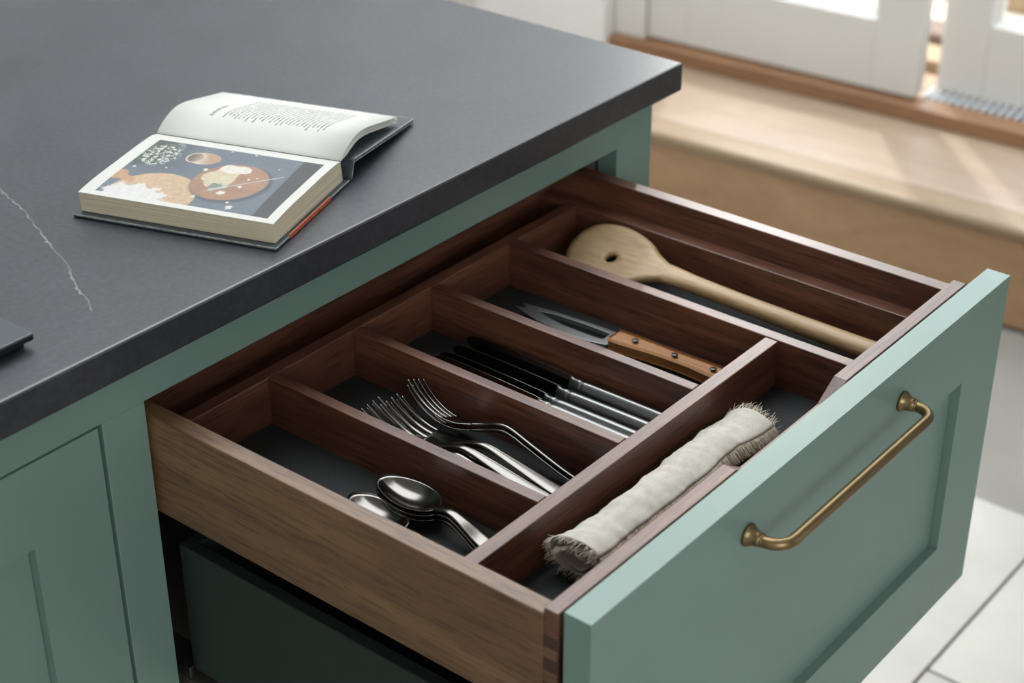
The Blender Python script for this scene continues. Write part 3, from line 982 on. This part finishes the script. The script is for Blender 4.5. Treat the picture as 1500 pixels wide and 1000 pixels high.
PGE = mat_pages('page_edges')
L_, W_ = 0.187, 0.1375          # along the spine, from fore edge to spine
# back cover with worn edges
bc = box('back_cover', -0.0030, W_, -0.0015, L_ - 0.0005, 0.0, 0.0030, CLOTHB, BK, 0.0009, local=True)
box('cover_edge', -0.0034, -0.0028, -0.0015, L_ - 0.0005, 0.0018, 0.0032, EDGEW, bc, 0.0002, local=True).location -= bc.location
box('cover_edge', -0.0032, W_, -0.0019, -0.0013, 0.0020, 0.0032, EDGEW, bc, 0.0002, local=True).location -= bc.location
box('orange_label', 0.020, 0.098, -0.0024, -0.0010, 0.0004, 0.0044, ORANGE, BK, 0.0004, local=True)
# page block: curved top profile (u, z)
top = catmull([(0.0030, 0.0205, 0), (0.010, 0.0213, 0), (0.030, 0.0226, 0), (0.060, 0.0232, 0), (0.090, 0.0236, 0), (0.112, 0.0236, 0), (0.124, 0.0230, 0), (0.1305, 0.0214, 0)], 5)
rings = []
for v_ in (0.0030, L_ - 0.0045):
    rings.append([Vector((0.0045, v_, 0.0031))] + [Vector((p.x, v_, p.y - 0.0003)) for p in top] + [Vector((0.1330, v_, 0.0031))])
new_obj('page_block', lofted('page_block', rings, PGE, True, False), BK)
# printed photo page, painted per vertex in page millimetres
def sm(e0, e1, x_):
    f_ = min(1, max(0, (x_ - e0) / (e1 - e0)))
    return f_ * f_ * (3 - 2 * f_)
def mixc(a, b, f_):
    return [a[i] + (b[i] - a[i]) * f_ for i in range(3)]
def n2(a, b, s_, o_=0.0):
    return noise.noise(Vector((a * s_, b * s_, o_)))
def photo(a, b):
    """a: 0..159 left to right, b: 0..107 bottom to top; returns sRGB 0..255"""
    c = [96, 106, 118]
    c = mixc(c, [118, 128, 140], 0.5 + 0.5 * n2(a, b, 0.03, 3))
    c = mixc(c, [70, 76, 84], sm(60, 20, a) * sm(40, 70, b) * 0.6)
    # lighter cloth fold, then the dark strip on the right
    if b > 48 + (a - 58) * 0.9 and a > 58:
        c = mixc(c, [98, 112, 128], 0.4)
    x0 = 145.3 - (b / 107) * 4.5
    c = mixc(c, [66, 62, 64], sm(x0 - 1.2, x0 + 1.2, a))
    # blue bowl and flowers, upper left
    d_ = math.hypot((a - 20) / 11, (b - 95) / 12)
    c = mixc(c, [132, 144, 152], sm(1.0, 0.94, d_))
    d_ = math.hypot((a - 10) / 22, (b - 82) / 30)
    c = mixc(c, [74, 86, 78], sm(1.0, 0.8, d_ + 0.25 * n2(a, b, 0.16)))
    fl = n2(a, b, 0.30, 7) + 0.9 * n2(a, b, 0.8, 2)
    d2 = math.hypot((a - 17) / 19, (b - 78) / 24)
    c = mixc(c, [214, 220, 210], sm(0.02, 0.22, fl) * sm(1.05, 0.75, d2))
    # wooden cup
    d_ = math.hypot((a - 57) / 15.5, (b - 83) / 12.0)
    cc = mixc([188, 150, 118], [222, 205, 186], sm(66, 46, a + 0.4 * (b - 83)) )
    c = mixc(c, cc, sm(1.0, 0.95, d_))
    d_ = math.hypot((a - 48.5) / 8.2, (b - 82.5) / 10.2)
    c = mixc(c, [214, 198, 180], sm(1.0, 0.94, d_))
    d_ = math.hypot((a - 48.8) / 7.0, (b - 82.5) / 9.0)
    c = mixc(c, mixc([120, 98, 80], [176, 156, 138], sm(44, 55, a)), sm(1.0, 0.92, d_))
    # round board with flour, lower left
    d_ = math.hypot((a - 47) / 40, (b - 6) / 41)
    grain = 0.5 + 0.5 * math.sin((a * 0.5 + b * 0.9) * 0.55 + 2 * n2(a, b, 0.06))
    c = mixc(c, mixc([204, 166, 128], [216, 182, 146], 0.5 + 0.5 * n2(a * 0.3 + b * 0.9, b * 0.3 - a, 0.5, 4)), sm(1.0, 0.975, d_))
    d_ = math.hypot((a - 3.5) / 7.5, (b - 33) / 9.5)
    c = mixc(c, [200, 152, 112], sm(1.0, 0.92, d_))
    if 4 < a < 22 and abs(b - (31 - (a - 4) * 0.35)) < 5:
        c = mixc(c, [204, 156, 114], 0.9)
    d_ = math.hypot((a - 34) / 33, (b - 4) / 17.5) + 0.32 * n2(a, b, 0.11, 5) + 0.12 * n2(a, b, 0.4, 8)
    c = mixc(c, [228, 222, 216], sm(1.0, 0.82, d_))
    # plate with bread and cheese
    d_ = math.hypot((a - 99.5) / 33, (b - 48.5) / 34.5)
    c = mixc(c, [60, 66, 74], sm(1.10, 1.0, math.hypot((a - 102) / 33, (b - 46) / 34.5)) * 0.5)
    cp = mixc([158, 112, 86], [190, 142, 110], 0.5 + 0.5 * n2(a, b, 0.07, 1))
    c = mixc(c, cp, sm(1.0, 0.975, d_))
    d_ = math.hypot((a - 88) / 15 + (b - 54) * 0.006, (b - 54) / 21) + 0.30 * n2(a, b, 0.10, 12)
    c = mixc(c, mixc([206, 186, 148], [222, 206, 176], 0.5 + 0.5 * n2(a, b, 0.12, 2)), sm(1.0, 0.92, d_))
    d_ = math.hypot((a - 93) / 15, (b - 72) / 9) + 0.30 * n2(a, b, 0.12, 3)
    c = mixc(c, [230, 220, 204], sm(1.0, 0.85, d_))
    d_ = math.hypot((a - 92) / 7, (b - 38) / 6) + 0.3 * n2(a, b, 0.3, 6)
    c = mixc(c, [132, 140, 124], sm(1.0, 0.75, d_))
    # fork
    t_ = (a - 89.7) / 48.9
    if 0 <= t_ <= 1:
        bb = 29.3 + 42.8 * t_
        wdt = 0.9 if t_ > 0.25 else 2.4
        c = mixc(c, [184, 190, 196], sm(wdt, wdt * 0.6, abs(b - bb) * 0.75))
    # crumbs
    for (ca_, cb_, cr_) in ((102, 27.8, 4.2), (120.6, 6.4, 3.4), (69.2, 63.6, 2.6), (83.4, 15.1, 1.8), (96, 104.4, 1.4), (72.8, 104.2, 1.3), (111.6, 43.3, 2.4), (112, 58, 1.8), (118, 62, 1.2), (116, 14, 1.6), (99, 60, 1.2), (128, 84, 0.9), (35, 56, 1.4), (8, 50, 1.8)):
        d_ = math.hypot(a - ca_, b - cb_) / cr_ + 0.5 * n2(a, b, 0.5, ca_)
        c = mixc(c, [226, 216, 206], sm(1.0, 0.7, d_))
    return c
def page_z(u_):
    for i in range(len(top) - 1):
        if top[i].x <= u_ <= top[i + 1].x:
            f_ = (u_ - top[i].x) / (top[i + 1].x - top[i].x)
            return top[i].y + (top[i + 1].y - top[i].y) * f_
    return top[0].y if u_ < top[0].x else top[-1].y
NU, NV = 170, 240
U0, U1, V0, V1 = 0.0032, 0.1310, 0.0026, L_ - 0.0042
vs, fs, cols = [], [], []
for i in range(NU + 1):
    u_ = U0 + (U1 - U0) * i / NU
    for j in range(NV + 1):
        v_ = V0 + (V1 - V0) * j / NV
        vs.append((u_, v_, page_z(u_) + 0.0002))
        a, b = (0.1705 - v_) * 1000, (u_ - 0.0098) * 1000
        if 0 <= a <= 159.5 and 0 <= b <= 106.5:
            c = photo(a, b)
            g_ = 0.3 * c[0] + 0.55 * c[1] + 0.15 * c[2]
            sp_k = 1 + 0.07 * n2(a, b, 1.7, 21) + 0.05 * n2(a, b, 0.25, 22)
            c = [min(255, max(0, (g_ + (x_ - g_) * 0.86) * 0.86 * sp_k)) for x_ in c]
        else:
            c = [196, 194, 188]
        cols.append([lin(x_) for x_ in c])
fs = [(i * (NV + 1) + j, (i + 1) * (NV + 1) + j, (i + 1) * (NV + 1) + j + 1, i * (NV + 1) + j + 1) for i in range(NU) for j in range(NV)]
pm = bpy.data.meshes.new('photo_page')
pm.from_pydata(vs, [], fs)
ca_ = pm.color_attributes.new('print', 'FLOAT_COLOR', 'POINT')
for i, c in enumerate(cols):
    ca_.data[i].color = (c[0], c[1], c[2], 1)
t = NT('printed_photo')
at_ = t.n('ShaderNodeAttribute', attribute_name='print')
t.l(at_, 'Color', t.bsdf, 'Base Color')
t.set(Roughness=0.5)
finish(pm, t.m, True)
tag(new_obj('photo_page', pm, BK), 'printed page with a food photograph')
# text pages curving over the front cover
txt = catmull([(0.1312, 0.0222, 0), (0.1340, 0.0245, 0), (0.1430, 0.0287, 0), (0.1545, 0.0322, 0), (0.1680, 0.0338, 0), (0.1870, 0.0315, 0), (0.2200, 0.0236, 0), (0.2520, 0.0160, 0)], 8)
def mat_text():
    t = NT('printed_text')
    tc = t.n('ShaderNodeTexCoord')
    sep = t.n('ShaderNodeSeparateXYZ')
    t.l(tc, 'UV', sep, 0)
    def m(op, a, b=None, c=None):
        q = t.n('ShaderNodeMath', operation=op)
        for i, v in enumerate((a, b, c)):
            if v is None: continue
            if isinstance(v, (int, float)): q.inputs[i].default_value = v
            else: t.t.links.new(v, q.inputs[i])
        return q.outputs[0]
    X, Y = sep.outputs[0], sep.outputs[1]            # X: gutter 0 -> fore edge 1, Y: 0 near edge -> 1 far edge (head of page)
    N = 27.0
    rows = m('MULTIPLY', m('SUBTRACT', Y, 0.165), N / 0.56)
    inb = m('MULTIPLY', m('GREATER_THAN', rows, 0.0), m('LESS_THAN', rows, N))
    fr = m('FRACT', rows)
    fl = m('FLOOR', rows)
    line = m('MULTIPLY', m('GREATER_THAN', fr, 0.30), m('LESS_THAN', fr, 0.72))
    wn = t.n('ShaderNodeTexWhiteNoise', noise_dimensions='1D')
    t.t.links.new(fl, wn.inputs['W'])
    start = m('ADD', 0.235, m('MULTIPLY', wn.outputs[0], 0.07))
    cols_ = m('MULTIPLY', m('GREATER_THAN', X, start), m('LESS_THAN', X, 0.84))
    # letters and word gaps
    cv = t.n('ShaderNodeCombineXYZ')
    t.t.links.new(m('MULTIPLY', X, 120.0), cv.inputs[0])
    t.t.links.new(m('MULTIPLY', fl, 7.31), cv.inputs[1])
    nz = t.n('ShaderNodeTexNoise', i_Scale=1.0, i_Detail=1.0)
    t.t.links.new(cv.outputs[0], nz.inputs['Vector'])
    let = m('GREATER_THAN', nz.outputs[0], 0.42)
    body = m('MULTIPLY', m('MULTIPLY', line, inb), m('MULTIPLY', cols_, let))
    # heading on its own line, larger
    hy = m('MULTIPLY', m('GREATER_THAN', Y, 0.772), m('LESS_THAN', Y, 0.792))
    hx = m('MULTIPLY', m('GREATER_THAN', X, 0.25), m('LESS_THAN', X, 0.52))
    cv2 = t.n('ShaderNodeCombineXYZ')
    t.t.links.new(m('MULTIPLY', X, 70.0), cv2.inputs[0])
    nz2 = t.n('ShaderNodeTexNoise', i_Scale=1.0, i_Detail=1.0)
    t.t.links.new(cv2.outputs[0], nz2.inputs['Vector'])
    head = m('MULTIPLY', m('MULTIPLY', hy, hx), m('GREATER_THAN', nz2.outputs[0], 0.46))
    ink = m('MULTIPLY', m('MAXIMUM', body, head), 0.85)
    mx = t.n('ShaderNodeMix', data_type='RGBA')
    t.t.links.new(ink, mx.inputs[0])
    mx.inputs[6].default_value = rgb(196, 195, 189)
    mx.inputs[7].default_value = rgb(92, 92, 92)
    t.l(mx, 2, t.bsdf, 'Base Color')
    t.set(Roughness=0.7)
    return t.m
TEXT = mat_text()
def page_sheet(name, prof_, mat, v0, v1, thick=0.00025):
    n_ = len(prof_)
    ln = [0]
    for i in range(1, n_):
        ln.append(ln[-1] + (prof_[i] - prof_[i - 1]).length)
    vs_, fs_, uv_ = [], [], []
    NVV = 4
    for i, p in enumerate(prof_):
        for j in range(NVV + 1):
            vs_.append((p.x, v0 + (v1 - v0) * j / NVV, p.y))
            uv_.append((ln[i] / ln[-1], j / NVV))
    for i in range(n_ - 1):
        for j in range(NVV):
            a = i * (NVV + 1) + j
            fs_.append((a, a + NVV + 1, a + NVV + 2, a + 1))
    me_ = bpy.data.meshes.new(name)
    me_.from_pydata(vs_, [], fs_)
    finish(me_, mat, True)
    ul = me_.uv_layers.new(name='UVMap')
    for lp in me_.loops:
        ul.data[lp.index].uv = uv_[lp.vertex_index]
    o = new_obj(name, me_, BK)
    md = o.modifiers.new('paper', 'SOLIDIFY')
    md.thickness = thick
    md.offset = -1
    return o
tag(page_sheet('text_page', txt, TEXT, 0.0028, L_ - 0.0045), 'curved page of printed text lines')
for k_, (dz, du) in enumerate(((0.0012, 0.000), (0.0030, 0.0015), (0.0052, 0.0005))):
    pr = []
    for i, p in enumerate(txt):
        f_ = i / (len(txt) - 1)
        lo2 = 0.0170 + 0.0002 - (p.x - 0.148) * 0.118          # keep above the cover board
        z_ = p.y - dz * sm(0.0, 0.35, f_) * (1 + 0.25 * math.sin(f_ * 3))
        if p.x > 0.150:
            z_ = max(z_, lo2 + 0.0012 * (3 - k_) * 0.4)
        pr.append(Vector((p.x + du * f_, z_, 0)))
    page_sheet('loose_page', pr, PAPER, 0.0032, L_ - 0.0049)
# spine board and front cover sloping down to the worktop
def slab_between(name, p0, p1, th, v0, v1, mat, parent):
    a, b = Vector((p0[0], 0, p0[1])), Vector((p1[0], 0, p1[1]))
    d_ = (b - a)
    me_ = box_mesh(name, d_.length, v1 - v0, th, mat, 0.0009)
    o = new_obj(name, me_, parent, ((a.x + b.x) / 2, (v0 + v1) / 2, (a.z + b.z) / 2), (0, -math.atan2(d_.z, d_.x), 0))
    return o
spn = slab_between('spine', (0.1398, 0.0022), (0.1470, 0.0178), 0.0026, -0.0015, L_ - 0.0005, CLOTHB, BK)
e_ = box_mesh('cover_edge', 0.0165, 0.0008, 0.0009, EDGEW, 0.0002)
new_obj('cover_edge', e_, spn, (0, -(L_ + 0.001) / 2 - 0.0002, -0.0011))
fc = slab_between('front_cover', (0.1480, 0.0166), (0.2790, 0.0026), 0.0030, -0.0015, L_ - 0.0005, CLOTHB, BK)
fl_ = 0.1317
new_obj('cover_edge', box_mesh('cover_edge', fl_, 0.0008, 0.0010, EDGEW, 0.0002), fc, (0, -(L_ + 0.001) / 2 - 0.0002, 0.0012))
new_obj('cover_edge', box_mesh('cover_edge', fl_, 0.0008, 0.0008, EDGEW, 0.0002), fc, (0, -(L_ + 0.001) / 2 - 0.0002, -0.0012))
new_obj('cover_edge', box_mesh('cover_edge', 0.0008, L_, 0.0010, EDGEW, 0.0002), fc, (fl_ / 2 + 0.0001, 0, 0.0012))

# ------------------------------------------------------------------ dark slab at the left border
SL = thing('dark_slab', (-0.20, 0.20, 0.9102), 'thin flat dark grey slab with black undercut edge at the left border of the worktop', 'slab')
box('top_plate', -0.50, -0.0738, 0.0235, 0.33, 0.9170, 0.9222, SLATE, SL, 0.0010)
box('edge_band', -0.499, -0.0745, 0.0232, 0.329, 0.9168, 0.9208, SLATEK, SL, 0.0004)
box('base', -0.495, -0.0790, 0.0290, 0.325, 0.9103, 0.9167, SLATEK, SL, 0.0010)
